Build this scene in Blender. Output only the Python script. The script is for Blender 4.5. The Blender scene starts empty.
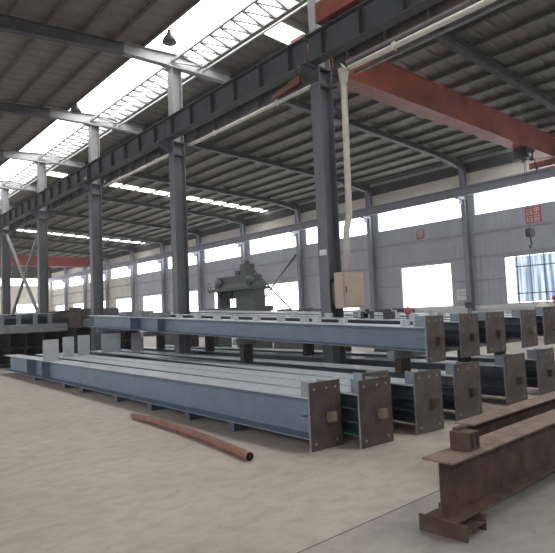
import bpy, math, random
from mathutils import Vector, Matrix
random.seed(7)
S = bpy.context.scene
col = S.collection
# ------------------------------------------------------------------ materials
def mat(name, rgb, rough=.7, metal=0., var=.0, scale=4., bump=0., rgb2=None, amount=None, det=6., stretch=(1, 1, 1)):
    m = bpy.data.materials.new(name); m.use_nodes = True
    n = m.node_tree.nodes; l = m.node_tree.links
    b = n['Principled BSDF']; b.inputs['Roughness'].default_value = rough; b.inputs['Metallic'].default_value = metal
    b.inputs['Base Color'].default_value = (*rgb, 1)
    tc = n.new('ShaderNodeTexCoord'); mp = n.new('ShaderNodeMapping'); mp.inputs['Scale'].default_value = stretch
    l.new(tc.outputs['Object'], mp.inputs['Vector'])
    nz = n.new('ShaderNodeTexNoise'); nz.inputs['Scale'].default_value = scale; nz.inputs['Detail'].default_value = det
    l.new(mp.outputs['Vector'], nz.inputs['Vector'])
    if var or rgb2:
        cr = n.new('ShaderNodeValToRGB')
        c2 = rgb2 if rgb2 else tuple(min(1, c * (1 + var)) for c in rgb)
        c1 = rgb if rgb2 else tuple(c * (1 - var) for c in rgb)
        cr.color_ramp.elements[0].color = (*c1, 1); cr.color_ramp.elements[1].color = (*c2, 1)
        cr.color_ramp.elements[0].position = .35 if amount is None else amount - .1
        cr.color_ramp.elements[1].position = .65 if amount is None else amount + .1
        l.new(nz.outputs['Fac'], cr.inputs['Fac']); l.new(cr.outputs['Color'], b.inputs['Base Color'])
    if bump:
        bp = n.new('ShaderNodeBump'); bp.inputs['Strength'].default_value = bump; bp.inputs['Distance'].default_value = .02
        l.new(nz.outputs['Fac'], bp.inputs['Height']); l.new(bp.outputs['Normal'], b.inputs['Normal'])
    return m
def emit(name, rgb, st):
    m = bpy.data.materials.new(name); m.use_nodes = True
    n = m.node_tree.nodes; l = m.node_tree.links; n.clear()
    o = n.new('ShaderNodeOutputMaterial'); e = n.new('ShaderNodeEmission')
    tc = n.new('ShaderNodeTexCoord'); nz = n.new('ShaderNodeTexNoise'); nz.inputs['Scale'].default_value = 1.3
    cr = n.new('ShaderNodeValToRGB'); cr.color_ramp.elements[0].color = (*[c * .93 for c in rgb], 1); cr.color_ramp.elements[1].color = (*rgb, 1)
    l.new(tc.outputs['Object'], nz.inputs['Vector']); l.new(nz.outputs['Fac'], cr.inputs['Fac'])
    l.new(cr.outputs['Color'], e.inputs['Color']); e.inputs['Strength'].default_value = st
    l.new(e.outputs['Emission'], o.inputs['Surface'])
    return m
M = dict(
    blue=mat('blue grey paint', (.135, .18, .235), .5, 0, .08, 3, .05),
    bluetop=mat('pale lit top paint', (.46, .50, .52), .42, 0, .12, 6),  # pale paint; brightness of lit top flanges put into the colour
    green=mat('green primer', (.045, .105, .085), .6, 0, .15, 5),
    platel=mat('pale plate', (.42, .45, .46), .5, 0, .06, 4),
    navy=mat('dark blue paint', (.075, .09, .12), .5, 0, .15, 5),
    rust=mat('end plate steel', (.062, .038, .036), .75, 0, 0, 5, .1, (.09, .064, .058), .5),
    rust2=mat('end plate steel grey', (.08, .062, .057), .75, 0, 0, 4, .1, (.115, .094, .086), .5),
    edge=mat('cut plate edge', (.22, .26, .30), .5, 0, .1, 9),
    lug=mat('pale lug', (.20, .145, .115), .7, 0, .15, 20),
    brown=mat('rusty beam', (.065, .036, .024), .75, 0, 0, 6, .1, (.105, .062, .043), .5),
    hole=mat('bolt hole', (.26, .25, .25), .5),
    dark=mat('near black', (.02, .02, .02), .9),
    pipe=mat('rusty pipe', (.27, .115, .08), .7, 0, 0, 6, .1, (.19, .08, .058), .5),
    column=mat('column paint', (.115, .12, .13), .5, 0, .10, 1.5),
    columnl=mat('column head and lit rafter paint', (.21, .21, .215), .6, 0, .1, 2),
    runway=mat('runway paint', (.050, .053, .058), .6, 0, .12, 2),
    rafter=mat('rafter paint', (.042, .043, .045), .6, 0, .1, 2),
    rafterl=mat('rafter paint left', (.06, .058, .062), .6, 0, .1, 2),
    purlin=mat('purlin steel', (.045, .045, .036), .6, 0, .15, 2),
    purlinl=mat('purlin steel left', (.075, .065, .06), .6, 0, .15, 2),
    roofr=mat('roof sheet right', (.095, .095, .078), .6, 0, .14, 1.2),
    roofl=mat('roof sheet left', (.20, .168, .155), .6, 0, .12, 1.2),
    lattice=mat('lattice steel', (.20, .20, .20), .6, .0, .1, 5),
    orange=mat('orange crane paint', (.19, .045, .022), .55, 0, .3, 1.2),
    red=mat('red crane paint', (.30, .045, .04), .5, 0, .1, 1),
    conduit=mat('beige conduit', (.50, .47, .39), .5, 0, .08, 6),
    conduit2=mat('dark conduit', (.16, .16, .17), .5, 0, .1, 6),
    cabinet=mat('cabinet paint', (.42, .34, .25), .5, 0, .05, 6),
    cabinet2=mat('cabinet door paint', (.46, .37, .27), .5, 0, .05, 6),
    wall=mat('wall sheet', (.5, .51, .54), .6, 0, .06, .8),
    beige=mat('lit cream wall', (.62, .58, .50), .7, 0, .06, .8),
    white=mat('white paint', (.62, .64, .66), .6, 0, .05, 2),
    girt=mat('girt paint', (.30, .30, .33), .6, 0, .08, 3),
    wcol=mat('wall column paint', (.20, .205, .25), .5, 0, .08, 2),
    wrun=mat('wall runway paint', (.25, .26, .31), .5, 0, .08, 2),
    frame=mat('window frame', (.22, .25, .30), .5, 0, .05, 4),
    machine=mat('machine paint', (.045, .052, .052), .6, 0, .2, 4),
    machine2=mat('machine grey', (.07, .074, .074), .5, 0, .2, 4),
    timber=mat('timber', (.05, .042, .034), .9, 0, .3, 8),
    steel=mat('grey packing steel', (.17, .18, .185), .6, 0, .15, 5),
    browntop=mat('dusty lit rusty flange', (.17, .115, .085), .8, 0, 0, 7, .1, (.24, .17, .13), .5),  # paler top flange: dust, and light from above put into the colour
    assumed_lwin=emit('assumed left daylight', (.96, .97, 1), .75),
    skin=mat('skin', (.40, .23, .16), .6), cloth=mat('dark red jacket', (.09, .03, .055), .9, 0, .1, 9),
    trouser=mat('dark trousers', (.03, .03, .045), .9), cap=mat('red cap', (.35, .03, .04), .7),
    sack=mat('pale sack', (.60, .54, .48), .9, 0, .1, 12),
    redsign=mat('red sign', (.42, .10, .10), .6), signface=mat('sign face', (.60, .52, .52), .6),
    black=mat('hoist black', (.018, .02, .02), .5), lampred=mat('red cap paint', (.45, .10, .12), .5),
    sky=emit('lit roof light sheet', (1, .995, .985), 2.4),
    strip=emit('lit roof strip', (1, 1, .97), 1.2),
    win=emit('daylight window', (.97, .98, 1), 1.5),
    band=emit('daylight band', (.96, .97, 1), 1.7),
    hazy=emit('pale daylight pane', (.95, .98, 1), 1.3),
)
# floor: dusty concrete, slab in front of the joint greyer, with beam shade painted in
def floor_mat():
    m = bpy.data.materials.new('dusty concrete'); m.use_nodes = True
    n = m.node_tree.nodes; l = m.node_tree.links; b = n['Principled BSDF']; b.inputs['Roughness'].default_value = .8
    tc = n.new('ShaderNodeTexCoord')
    def noise(sc, det, st=(1, 1, 1), dist=0):
        mp = n.new('ShaderNodeMapping'); mp.inputs['Scale'].default_value = st; l.new(tc.outputs['Object'], mp.inputs['Vector'])
        z = n.new('ShaderNodeTexNoise'); z.inputs['Scale'].default_value = sc; z.inputs['Detail'].default_value = det; z.inputs['Distortion'].default_value = dist
        l.new(mp.outputs['Vector'], z.inputs['Vector']); return z
    def ramp(src, p0, c0, p1, c1):
        r = n.new('ShaderNodeValToRGB'); e = r.color_ramp.elements
        e[0].position = p0; e[0].color = (*c0, 1); e[1].position = p1; e[1].color = (*c1, 1); l.new(src, r.inputs['Fac']); return r.outputs['Color']
    def mix(mode, f, a, b_):
        x = n.new('ShaderNodeMix'); x.data_type = 'RGBA'; x.blend_type = mode
        if hasattr(f, 'links'): l.new(f, x.inputs['Factor'])
        else: x.inputs['Factor'].default_value = f
        l.new(a, x.inputs['A']); l.new(b_, x.inputs['B']); return x.outputs['Result']
    base = ramp(noise(.55, 5).outputs['Fac'], .35, (.415, .36, .30), .68, (.50, .445, .38))
    fine = ramp(noise(5.0, 10, (1, 1.35, 1), .5).outputs['Fac'], .34, (.80, .79, .79), .60, (1, 1, 1))
    c = mix('MULTIPLY', .75, base, fine)
    spots = ramp(noise(24, 3).outputs['Fac'], .29, (.62, .60, .59), .36, (1, 1, 1))
    c = mix('MULTIPLY', .6, c, spots)
    sx = n.new('ShaderNodeSeparateXYZ'); l.new(tc.outputs['Object'], sx.inputs[0])
    # greyer slab past the joint; shade by the rusty beams put into the colour
    g1 = n.new('ShaderNodeMapRange'); g1.inputs['From Min'].default_value = 2.795; g1.inputs['From Max'].default_value = 2.765; l.new(sx.outputs['Y'], g1.inputs['Value'])
    g2 = n.new('ShaderNodeMapRange'); g2.inputs['From Min'].default_value = 2.0; g2.inputs['From Max'].default_value = 3.4; l.new(sx.outputs['X'], g2.inputs['Value'])
    mm = n.new('ShaderNodeMath'); mm.operation = 'MULTIPLY'; l.new(g1.outputs[0], mm.inputs[0]); l.new(g2.outputs[0], mm.inputs[1])
    grey = ramp(noise(2.2, 6).outputs['Fac'], .3, (.68, .74, .78), .7, (.82, .86, .90))
    c = mix('MULTIPLY', mm.outputs[0], c, grey)
    l.new(c, b.inputs['Base Color'])
    bp = n.new('ShaderNodeBump'); bp.inputs['Strength'].default_value = .25; bp.inputs['Distance'].default_value = .01
    l.new(noise(14, 6).outputs['Fac'], bp.inputs['Height']); l.new(bp.outputs['Normal'], b.inputs['Normal'])
    return m
M['floor'] = floor_mat()
# corrugated wall sheet with fine upright ribs
def ribbed(name, rgb, per=.3):
    m = mat(name, rgb, .6, 0, .05, .8)
    n = m.node_tree.nodes; l = m.node_tree.links; b = n['Principled BSDF']
    tc = n.new('ShaderNodeTexCoord'); sx = n.new('ShaderNodeSeparateXYZ'); l.new(tc.outputs['Object'], sx.inputs[0])
    ad = n.new('ShaderNodeMath'); ad.operation = 'ADD'; l.new(sx.outputs['X'], ad.inputs[0]); l.new(sx.outputs['Y'], ad.inputs[1])
    mu = n.new('ShaderNodeMath'); mu.operation = 'MULTIPLY'; mu.inputs[1].default_value = 2 * math.pi / per; l.new(ad.outputs[0], mu.inputs[0])
    si = n.new('ShaderNodeMath'); si.operation = 'SINE'; l.new(mu.outputs[0], si.inputs[0])
    bp = n.new('ShaderNodeBump'); bp.inputs['Strength'].default_value = .5; bp.inputs['Distance'].default_value = .02
    l.new(si.outputs[0], bp.inputs['Height']); l.new(bp.outputs['Normal'], b.inputs['Normal'])
    return m
M['wallr'] = ribbed('ribbed wall sheet', (.36, .375, .42))
M['wallc'] = ribbed('ribbed cream sheet', (.60, .57, .50))
# ------------------------------------------------------------------ mesh helper
class MB:
    def __init__(s): s.v = []; s.f = []; s.m = []; s.mats = []
    def _mi(s, k):
        if k not in s.mats: s.mats.append(k)
        return s.mats.index(k)
    def add(s, vs, fs, k):
        o = len(s.v); s.v += [tuple(v) for v in vs]; mi = s._mi(k)
        for f in fs: s.f.append([i + o for i in f]); s.m.append(mi)
        return s
    def box(s, x0, x1, y0, y1, z0, z1, k, T=None):
        vs = [Vector((x, y, z)) for z in (z0, z1) for y in (y0, y1) for x in (x0, x1)]
        if T: vs = [T @ v for v in vs]
        return s.add(vs, [(0, 2, 3, 1), (4, 5, 7, 6), (0, 1, 5, 4), (2, 6, 7, 3), (0, 4, 6, 2), (1, 3, 7, 5)], k)
    def quadbox(s, p4a, p4b, k):
        return s.add(list(p4a) + list(p4b), [(0, 3, 2, 1), (4, 5, 6, 7), (0, 1, 5, 4), (1, 2, 6, 5), (2, 3, 7, 6), (3, 0, 4, 7)], k)
    def bar(s, a, b, w, h, k):
        a = Vector(a); b = Vector(b); d = (b - a); L = d.length; d.normalize()
        up = Vector((0, 0, 1)) if abs(d.z) < .95 else Vector((1, 0, 0))
        x = d.cross(up).normalized(); z = x.cross(d)
        T = Matrix.Translation(a) @ Matrix((x, d, z)).transposed().to_4x4()
        return s.box(-w / 2, w / 2, 0, L, -h / 2, h / 2, k, T)
    def tube(s, pts, r, k, n=12, cap=True, rs=None):
        pts = [Vector(p) for p in pts]; rings = []
        for i, p in enumerate(pts):
            d = (pts[min(i + 1, len(pts) - 1)] - pts[max(i - 1, 0)]).normalized()
            up = Vector((0, 0, 1)) if abs(d.z) < .9 else Vector((1, 0, 0))
            x = d.cross(up).normalized(); y = x.cross(d); rr = rs[i] if rs else r
            rings.append([p + x * math.cos(t) * rr + y * math.sin(t) * rr for t in [2 * math.pi * j / n for j in range(n)]])
        vs = [v for g in rings for v in g]; fs = []
        for i in range(len(pts) - 1):
            for j in range(n):
                fs.append((i * n + j, i * n + (j + 1) % n, (i + 1) * n + (j + 1) % n, (i + 1) * n + j))
        if cap: fs += [tuple(range(n))[::-1], tuple(range((len(pts) - 1) * n, len(pts) * n))]
        return s.add(vs, fs, k)
    def build(s, name, parent=None, smooth=False, bevel=0.):
        me = bpy.data.meshes.new(name); me.from_pydata(s.v, [], s.f)
        for k in s.mats: me.materials.append(M[k])
        for p, i in zip(me.polygons, s.m): p.material_index = i; p.use_smooth = smooth
        me.update(); o = bpy.data.objects.new(name, me); col.objects.link(o)
        if parent: o.parent = parent
        if bevel:
            b = o.modifiers.new('bevel', 'BEVEL'); b.width = bevel; b.segments = 2; b.limit_method = 'ANGLE'
        return o
def tag(o, label=None, cat=None, group=None, kind=None):
    if label: o['label'] = label
    if cat: o['category'] = cat
    if group: o['group'] = group
    if kind: o['kind'] = kind
    return o
def empty(name, loc=(0, 0, 0), label=None, cat=None, group=None):
    o = bpy.data.objects.new(name, None); col.objects.link(o); o.location = loc; o.empty_display_size = .2
    return tag(o, label, cat, group)
def copy_tree(o, parent=None):
    c = o.copy(); col.objects.link(c)
    if parent: c.parent = parent; c.matrix_parent_inverse = o.matrix_parent_inverse.copy()
    for ch in [x for x in o.children]: copy_tree(ch, c)
    return c
def structure(o): o['kind'] = 'structure'; return o
ordw = ['nearest', 'second', 'third', 'fourth', 'fifth', 'sixth', 'seventh', 'eighth', 'ninth', 'tenth', 'eleventh', 'twelfth', 'thirteenth', 'fourteenth', 'fifteenth', 'sixteenth', 'seventeenth', 'eighteenth', 'nineteenth', 'twentieth']
# ------------------------------------------------------------------ layout numbers (metres; X to the outer wall, Y down the hall)
XC, XW, Y0, BAY, YE, YF, XL = 8.43, 25.18, 7.85, 6.0, 73.85, -6.0, -8.3
def cy(n): return Y0 + BAY * n
def roofz(x):            # underside of the roof sheets
    return 9.68 - .0435 * (x - XC) if x >= XC else 9.68 - .085 * (XC - x)
# ------------------------------------------------------------------ shell
structure(MB().box(XL, 45, YF - 3, YE + .3, -.3, 0, 'floor').build('floor'))
jm = MB().box(XL, XW - .3, 2.775, 2.784, 0, .001, 'machine')
structure(jm.build('trim_1'))
def slope(name, xa, xb, k, ya=YF, yb=YE):
    za, zb = roofz(xa), roofz(xb); t = .08; m = MB()
    # trapezoid ribs running down the slope
    ys = []; y = ya
    while y < yb: ys += [(y, 0), (y + .30, 0), (y + .34, .018), (y + .44, .018)]; y += .48
    ys.append((yb, 0))
    vs = []
    for (yy, dz) in ys: vs += [(xa, yy, za + dz), (xb, yy, zb + dz), (xa, yy, za + dz + t), (xb, yy, zb + dz + t)]
    fs = []
    for i in range(len(ys) - 1):
        a, b = 4 * i, 4 * i + 4
        fs += [(a, b, b + 1, a + 1), (a + 2, a + 3, b + 3, b + 2), (a, a + 2, b + 2, b), (a + 1, b + 1, b + 3, a + 3)]
    m.add(vs, fs, k); return structure(m.build(name))
XS0, XS1 = 7.55, 9.62
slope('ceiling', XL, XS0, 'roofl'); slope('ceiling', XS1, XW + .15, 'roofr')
nwin = [0]
def win_name(): nwin[0] += 1; return 'window_%d' % nwin[0]
# ridge roof light: one long translucent sheet per bay
for n in range(-2, 11):
    a = cy(n) + .02; b = cy(n + 1) - .02
    if n == -2: a = YF
    m = MB(); zr = 9.78
    m.add([(XS0 - .1, a, roofz(XS0) + .10), (XS0 - .1, b, roofz(XS0) + .10), (XC, b, zr), (XC, a, zr), (XS1 + .1, a, roofz(XS1) + .10), (XS1 + .1, b, roofz(XS1) + .10)],
          [(0, 1, 2, 3), (3, 2, 5, 4)], 'sky')
    m.add([(x, y, z + .03) for (x, y, z) in [(XS0 - .1, a, roofz(XS0) + .10), (XS0 - .1, b, roofz(XS0) + .10), (XC, b, zr), (XC, a, zr), (XS1 + .1, a, roofz(XS1) + .10), (XS1 + .1, b, roofz(XS1) + .10)]],
          [(3, 2, 1, 0), (4, 5, 2, 3)], 'sky')
    structure(m.build(win_name()))
# transverse roof light sheets on the outer slope
for yc in (10.95, 29.3, 47.5, 65.0):
    m = MB(); xa, xb = 9.82, 24.9
    m.quadbox([(xa, yc - .36, roofz(xa) - .03), (xb, yc - .36, roofz(xb) - .03), (xb, yc + .36, roofz(xb) - .03), (xa, yc + .36, roofz(xa) - .03)],
              [(xa, yc - .36, roofz(xa) - .005), (xb, yc - .36, roofz(xb) - .005), (xb, yc + .36, roofz(xb) - .005), (xa, yc + .36, roofz(xa) - .005)], 'strip')
    structure(m.build(win_name()))
# outer wall with openings
wm = MB(); t0, t1 = XW, XW + .18
segs = {}
def wall_piece(y0, y1, z0, z1, k='wallr'): wm.box(t0, t1, y0, y1, z0, z1, k)
ZB0, ZB1 = 6.1, 7.42
wall_piece(YF, YE, 0, 1.6, 'white'); wall_piece(YF, YE, ZB1, 8.25, 'beige'); wall_piece(YF, YE, 8.25, 9.0)  # cream band above the windows: lit wall put into the colour
wins = []
for n in range(-2, 11):
    a, b = max(cy(n), YF), cy(n + 1)
    wy0, wy1 = {0: (9.12, 12.22), 1: (15.0, 18.12), 3: (26.3, 30.05)}.get(n, (a + 1.4, a + 4.5))
    if n >= 5: wy0, wy1 = a + .9, a + 4.6
    ztop = {3: 3.75}.get(n, 3.87)
    if n == -2: wy0, wy1 = -3.5, -1.5
    k = 'wallc' if n in (7, 8, 9, 10) else 'wallr'
    wall_piece(a, b, ztop, ZB0, k)
    wall_piece(a, wy0, 1.6, ztop, k); wall_piece(wy1, b, 1.6, ztop, k)
    wall_piece(a, a + .35, ZB0, ZB1, k); wall_piece(b - .35, b, ZB0, ZB1, k)
    wins.append((n, wy0, wy1, ztop, a, b))
structure(wm.build('wall_right'))
for (n, wy0, wy1, ztop, a, b) in wins:
    nm = win_name()
    g = MB().box(XW + .10, XW + .12, wy0, wy1, 1.6, ztop, 'win' if n != 0 else 'hazy').build(nm); structure(g)
    f = MB()
    for z in (1.6, ztop - .05): f.box(XW + .02, XW + .09, wy0, wy1, z, z + .05, 'frame' if n == 0 else 'white')
    for y in (wy0, wy1 - .05): f.box(XW + .02, XW + .09, y, y + .05, 1.6, ztop, 'frame' if n == 0 else 'white')
    k = 'frame' if n == 0 else 'white'
    if n == 0:
        for z in (2.05, 3.30): f.box(XW + .0, XW + .06, wy0, wy1, z, z + .05, 'frame')
        for i in range(1, 5):
            y = wy0 + (wy1 - wy0) * i / 5; f.box(XW + .0, XW + .06, y - .02, y + .02, 1.6, ztop, 'frame')
    elif n == 1:
        f.box(XW + .03, XW + .09, wy0, wy1, 2.13, 2.17, 'white')
        f.box(XW + .03, XW + .09, wy0 + 1.28, wy0 + 1.32, 1.6, 3.3, 'white'); f.box(XW + .03, XW + .09, wy0 + .5, wy0 + 1.3, 3.26, 3.3, 'white')
    else:
        f.box(XW + .03, XW + .09, wy0, wy1, 2.6, 2.64, k); f.box(XW + .03, XW + .09, (wy0 + wy1) / 2 - .02, (wy0 + wy1) / 2 + .02, 1.6, ztop, k)
    f.build('window_frame', g)
    g2 = MB().box(XW + .10, XW + .12, a + .35, b - .35, ZB0, ZB1, 'band').build(win_name()); structure(g2)
# blue plastic curtain strips hanging in the nearest wall window
cm = M['curtain'] = bpy.data.materials.new('blue strip curtain'); cm.use_nodes = True
nn = cm.node_tree.nodes; ll = cm.node_tree.links; bb = nn['Principled BSDF']
bb.inputs['Base Color'].default_value = (.22, .27, .36, 1); bb.inputs['Roughness'].default_value = .3; bb.inputs['Transmission Weight'].default_value = .0
tr = nn.new('ShaderNodeBsdfTranslucent'); tr.inputs['Color'].default_value = (.42, .54, .80, 1)
nzc = nn.new('ShaderNodeTexNoise'); tcc = nn.new('ShaderNodeTexCoord'); mpc = nn.new('ShaderNodeMapping'); mpc.inputs['Scale'].default_value = (1, 5, .25)
ll.new(tcc.outputs['Object'], mpc.inputs['Vector']); ll.new(mpc.outputs['Vector'], nzc.inputs['Vector']); nzc.inputs['Scale'].default_value = 1.6
crc = nn.new('ShaderNodeValToRGB'); crc.color_ramp.elements[0].color = (.06, .078, .11, 1); crc.color_ramp.elements[1].color = (.20, .225, .27, 1)
crc.color_ramp.elements[0].position = .38; crc.color_ramp.elements[1].position = .62
ll.new(nzc.outputs['Fac'], crc.inputs['Fac']); ll.new(crc.outputs['Color'], tr.inputs['Color'])
ms = nn.new('ShaderNodeMixShader'); ms.inputs[0].default_value = .9
ll.new(bb.outputs[0], ms.inputs[1]); ll.new(tr.outputs[0], ms.inputs[2]); ll.new(ms.outputs[0], nn['Material Output'].inputs['Surface'])
cv = []; N = 90; y0c, y1c = 9.12, 11.72
for i in range(N + 1):
    y = y0c + (y1c - y0c) * i / N; x = XW + .075 + .018 * math.sin(i * .9) + .006 * math.sin(i * 2.3)
    cv += [(x, y, 1.68), (x, y, 3.80)]
curt = MB().add(cv, [(2 * i, 2 * i + 2, 2 * i + 3, 2 * i + 1) for i in range(N)], 'curtain').build('strip_curtain', smooth=True)
tag(curt, 'pale blue strip curtain hanging inside the nearest window of the outer wall', 'curtain')
# eave beam, girts
structure(MB().box(XW - .12, XW - .01, YF, YE, 8.25, 8.75, 'rafter').build('trim_2'))
structure(MB().box(XW - .08, XW - .001, YF, YE, 5.12, 5.24, 'girt').box(XW - .05, XW - .001, YF, YE, 3.95, 4.05, 'girt').build('trim_3'))
gm = MB()
for (a, b) in ((12.3, 13.65), (14.0, 14.9), (18.2, 19.7)): gm.box(XW - .05, XW - .001, a, b, 2.8, 2.88, 'girt')
structure(gm.build('trim_4'))
structure(MB().box(XW - .14, XW - .001, YF, YE, 1.42, 1.60, 'white').build('trim_5'))
# downpipes/ribs seen on the upper wall near the sign
# end wall and left wall
em = MB(); ea, eb = YE, YE + .2
def epiece(x0, x1, z0, z1, k='wallc'): em.box(x0, x1, ea, eb, z0, z1, k)
epiece(XL, XW + .18, 0, 3.2, 'wallc'); epiece(XL, XW + .18, 4.2, 6.6); epiece(XL, XW + .18, 7.5, 9.9, 'roofr')
ewin = []
for i in range(6):
    x0 = XL + .05 + i * 5.58; x1 = x0 + 5.58
    ewin.append((x0 + .4, x1 - .4, 6.6, 7.5)); epiece(x0, x0 + .4, 6.6, 7.5); epiece(x1 - .4, x1, 6.6, 7.5)
    ewin.append((x0 + 1.2, x1 - 1.6, 3.2, 4.2)); epiece(x0, x0 + 1.2, 3.2, 4.2); epiece(x1 - 1.6, x1, 3.2, 4.2)
structure(em.build('wall_back'))
for (x0, x1, z0, z1) in ewin: structure(MB().box(x0, x1, YE + .1, YE + .12, z0, z1, 'band').build(win_name()))
lm = MB()
def lpiece(y0, y1, z0, z1): lm.box(XL - .2, XL, y0, y1, z0, z1, 'wallr')
lpiece(YF, YE, 0, 1.2); lpiece(YF, YE, 4.0, 6.0); lpiece(YF, YE, 7.3, 8.4)
for n in range(-2, 11):
    a, b = max(cy(n), YF), cy(n + 1)
    lpiece(a, a + .6, 1.2, 4.0); lpiece(b - .6, b, 1.2, 4.0); lpiece(a, a + .3, 6.0, 7.3); lpiece(b - .3, b, 6.0, 7.3)
    structure(MB().box(XL - .12, XL - .1, a + .6, b - .6, 1.2, 4.0, 'assumed_lwin').build(win_name()))  # unseen windows, assumed to light the left faces of the beams
    structure(MB().box(XL - .12, XL - .1, a + .3, b - .3, 6.0, 7.3, 'band').build(win_name()))
structure(lm.build('wall_left'))
# front of the hall behind the camera: closed wall, unseen window band added for fill light
fm = MB()
def fpiece(x0, x1, z0, z1): fm.box(x0, x1, YF - .2, YF, z0, z1, 'wallr')
fpiece(XL, XW + .18, 0, 1.2); fpiece(XL, XW + .18, 4.2, 6.6); fpiece(XL, XW + .18, 7.5, 9.9)
fill_win = []
for i in range(6):
    x0 = XL + .05 + i * 5.58; x1 = x0 + 5.58
    fill_win.append((x0 + .4, x1 - .4, 6.6, 7.5)); fpiece(x0, x0 + .4, 6.6, 7.5); fpiece(x1 - .4, x1, 6.6, 7.5)
    fpiece(x0, x1, 1.2, 4.2)
structure(fm.build('wall_front'))
for (x0, x1, z0, z1) in fill_win: structure(MB().box(x0, x1, YF - .12, YF - .1, z0, z1, 'band').build(win_name()))
# ------------------------------------------------------------------ columns
def isection(m, x0, x1, yc, z0, z1, k, bf=.26, tf=.022, tw=.014):   # H column, web along X
    m.box(x0, x0 + tf, yc - bf / 2, yc + bf / 2, z0, z1, k).box(x1 - tf, x1, yc - bf / 2, yc + bf / 2, z0, z1, k)
    m.box(x0 + tf, x1 - tf, yc - tw / 2, yc + tw / 2, z0, z1, k)
def make_column():
    r = empty('steel_column')
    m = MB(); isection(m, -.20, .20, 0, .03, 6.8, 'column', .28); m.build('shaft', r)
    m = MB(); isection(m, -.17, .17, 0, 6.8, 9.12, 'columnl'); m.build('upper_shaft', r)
    MB().box(-.32, .32, -.24, .24, 0, .03, 'column').build('base_plate', r)
    for s in (-1, 1):
        m = MB(); x0, x1 = (.19, .60) if s > 0 else (-.60, -.19)
        m.box(min(x0, x1), max(x0, x1), -.13, .13, 6.78, 6.80, 'column'); m.add([(.19 * s, -.01, 6.5), (x1 if s > 0 else x0, -.01, 6.7), (x1 if s > 0 else x0, -.01, 6.78), (.19 * s, -.01, 6.78), (.19 * s, .01, 6.5), (x1 if s > 0 else x0, .01, 6.7), (x1 if s > 0 else x0, .01, 6.78), (.19 * s, .01, 6.78)], [(0, 1, 2, 3), (7, 6, 5, 4), (0, 4, 5, 1), (3, 2, 6, 7)], 'column')
        m.add([(.19 * s, -.10, 6.50), (x1 if s > 0 else x0, -.10, 6.70), (x1 if s > 0 else x0, .10, 6.70), (.19 * s, .10, 6.50)], [(0, 1, 2, 3), (3, 2, 1, 0)], 'column')
        m.build('crane_bracket', r)
    for z in (6.42, 6.80):
        MB().box(-.2, .2, -.15, .15, z - .015, z + .02, 'rafter').build('stiffener', r)
    m = MB()
    for x in (-.12, .12):
        for y in (-.09, .09): m.tube([(x, y, 9.1), (x, y, 9.2)], .02, 'column', 8)
    m.box(-.25, .25, -.18, .18, 9.08, 9.12, 'columnl'); m.build('cap_plate', r)
    return r
pc = make_column(); cols = {}
for n in range(0, 7):
    o = pc if n == 0 else copy_tree(pc); o.location = (XC, cy(n), 0); cols[n] = o
    tag(o, {0: 'grey steel H column with the cream cabinet and downpipe beside it, nearest of the row',
            1: 'grey steel H column standing behind the long beams, second from the camera',
            2: 'grey steel H column third from the camera, under the second lit roof bay',
            3: 'grey steel H column fourth from the camera, right edge of the crossed poles',
            4: 'grey steel H column fifth from the camera at the left edge of the crossed poles'}.get(n, 'grey steel H column farther down the hall than the crossed poles, %s of the row' % ordw[n]), 'column', 'steel columns of the middle row')
def make_wcol():
    r = empty('wall_column'); m = MB(); isection(m, -.34, -.0, 0, .02, 8.55, 'wcol', .24); m.build('shaft', r)
    MB().box(-.4, .05, -.2, .2, 0, .02, 'wcol').build('base_plate', r)
    MB().box(-.85, -.34, -.1, .1, 6.86, 6.98, 'wrun').box(-.7, -.34, -.01, .01, 6.6, 6.86, 'wrun').build('crane_bracket', r)
    return r
pw = make_wcol()
for n in range(0, 11):
    o = pw if n == 0 else copy_tree(pw); o.location = (XW - .16, cy(n), 0)
    tag(o, 'bluish grey steel column against the outer wall, ' + {0: 'past the curtained window, nearest of them', 1: 'between the curtained window and the bright white window'}.get(n, '%s of the wall row from the camera' % ordw[n]), 'column', 'steel columns along the outer wall')
# ------------------------------------------------------------------ rafters
def rafter(n, side):
    y = cy(n); m = MB()
    if side > 0:
        xs = [(XC, 9.13), (10.5, 9.16), (16.8, 8.95), (22.5, 8.70), (XW - .18, 8.38)]; k = 'rafter'; top = lambda x: roofz(x) - .135
    else:
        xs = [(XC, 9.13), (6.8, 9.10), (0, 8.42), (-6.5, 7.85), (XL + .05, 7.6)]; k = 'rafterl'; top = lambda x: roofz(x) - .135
    for i in range(len(xs) - 1):
        (xa, za), (xb, zb) = xs[i], xs[i + 1]
        if i == 0 : kk = 'columnl'  # rafter end by the ridge light: its brightness put into the colour
        else: kk = k
        kk = k if n < 0 else kk
        for (l, h, w) in ((lambda z, t: z, lambda z, t: z + .02, .11), (lambda z, t: t - .02, lambda z, t: t, .11), (lambda z, t: z + .02, lambda z, t: t - .02, .008)):
            ta, tb = top(xa), top(xb)
            m.quadbox([(xa, y - w, l(za, ta)), (xb, y - w, l(zb, tb)), (xb, y + w, l(zb, tb)), (xa, y + w, l(za, ta))],
                      [(xa, y - w, h(za, ta)), (xb, y - w, h(zb, tb)), (xb, y + w, h(zb, tb)), (xa, y + w, h(za, ta))], kk)
    o = m.build('roof_rafter')
    return o
for n in range(-1, 12):
    o = rafter(n, 1) if n < 11 else None
    w = 'nearest column of the middle row' if n == 0 else ('%s column of the middle row' % ordw[n] if n > 0 else '')
    if o: tag(o, 'dark rafter over the crane aisle, ' + ('crossing in front of every column' if n < 0 else 'meeting the ' + w), 'rafter', 'roof rafters over the crane aisle')
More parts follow.
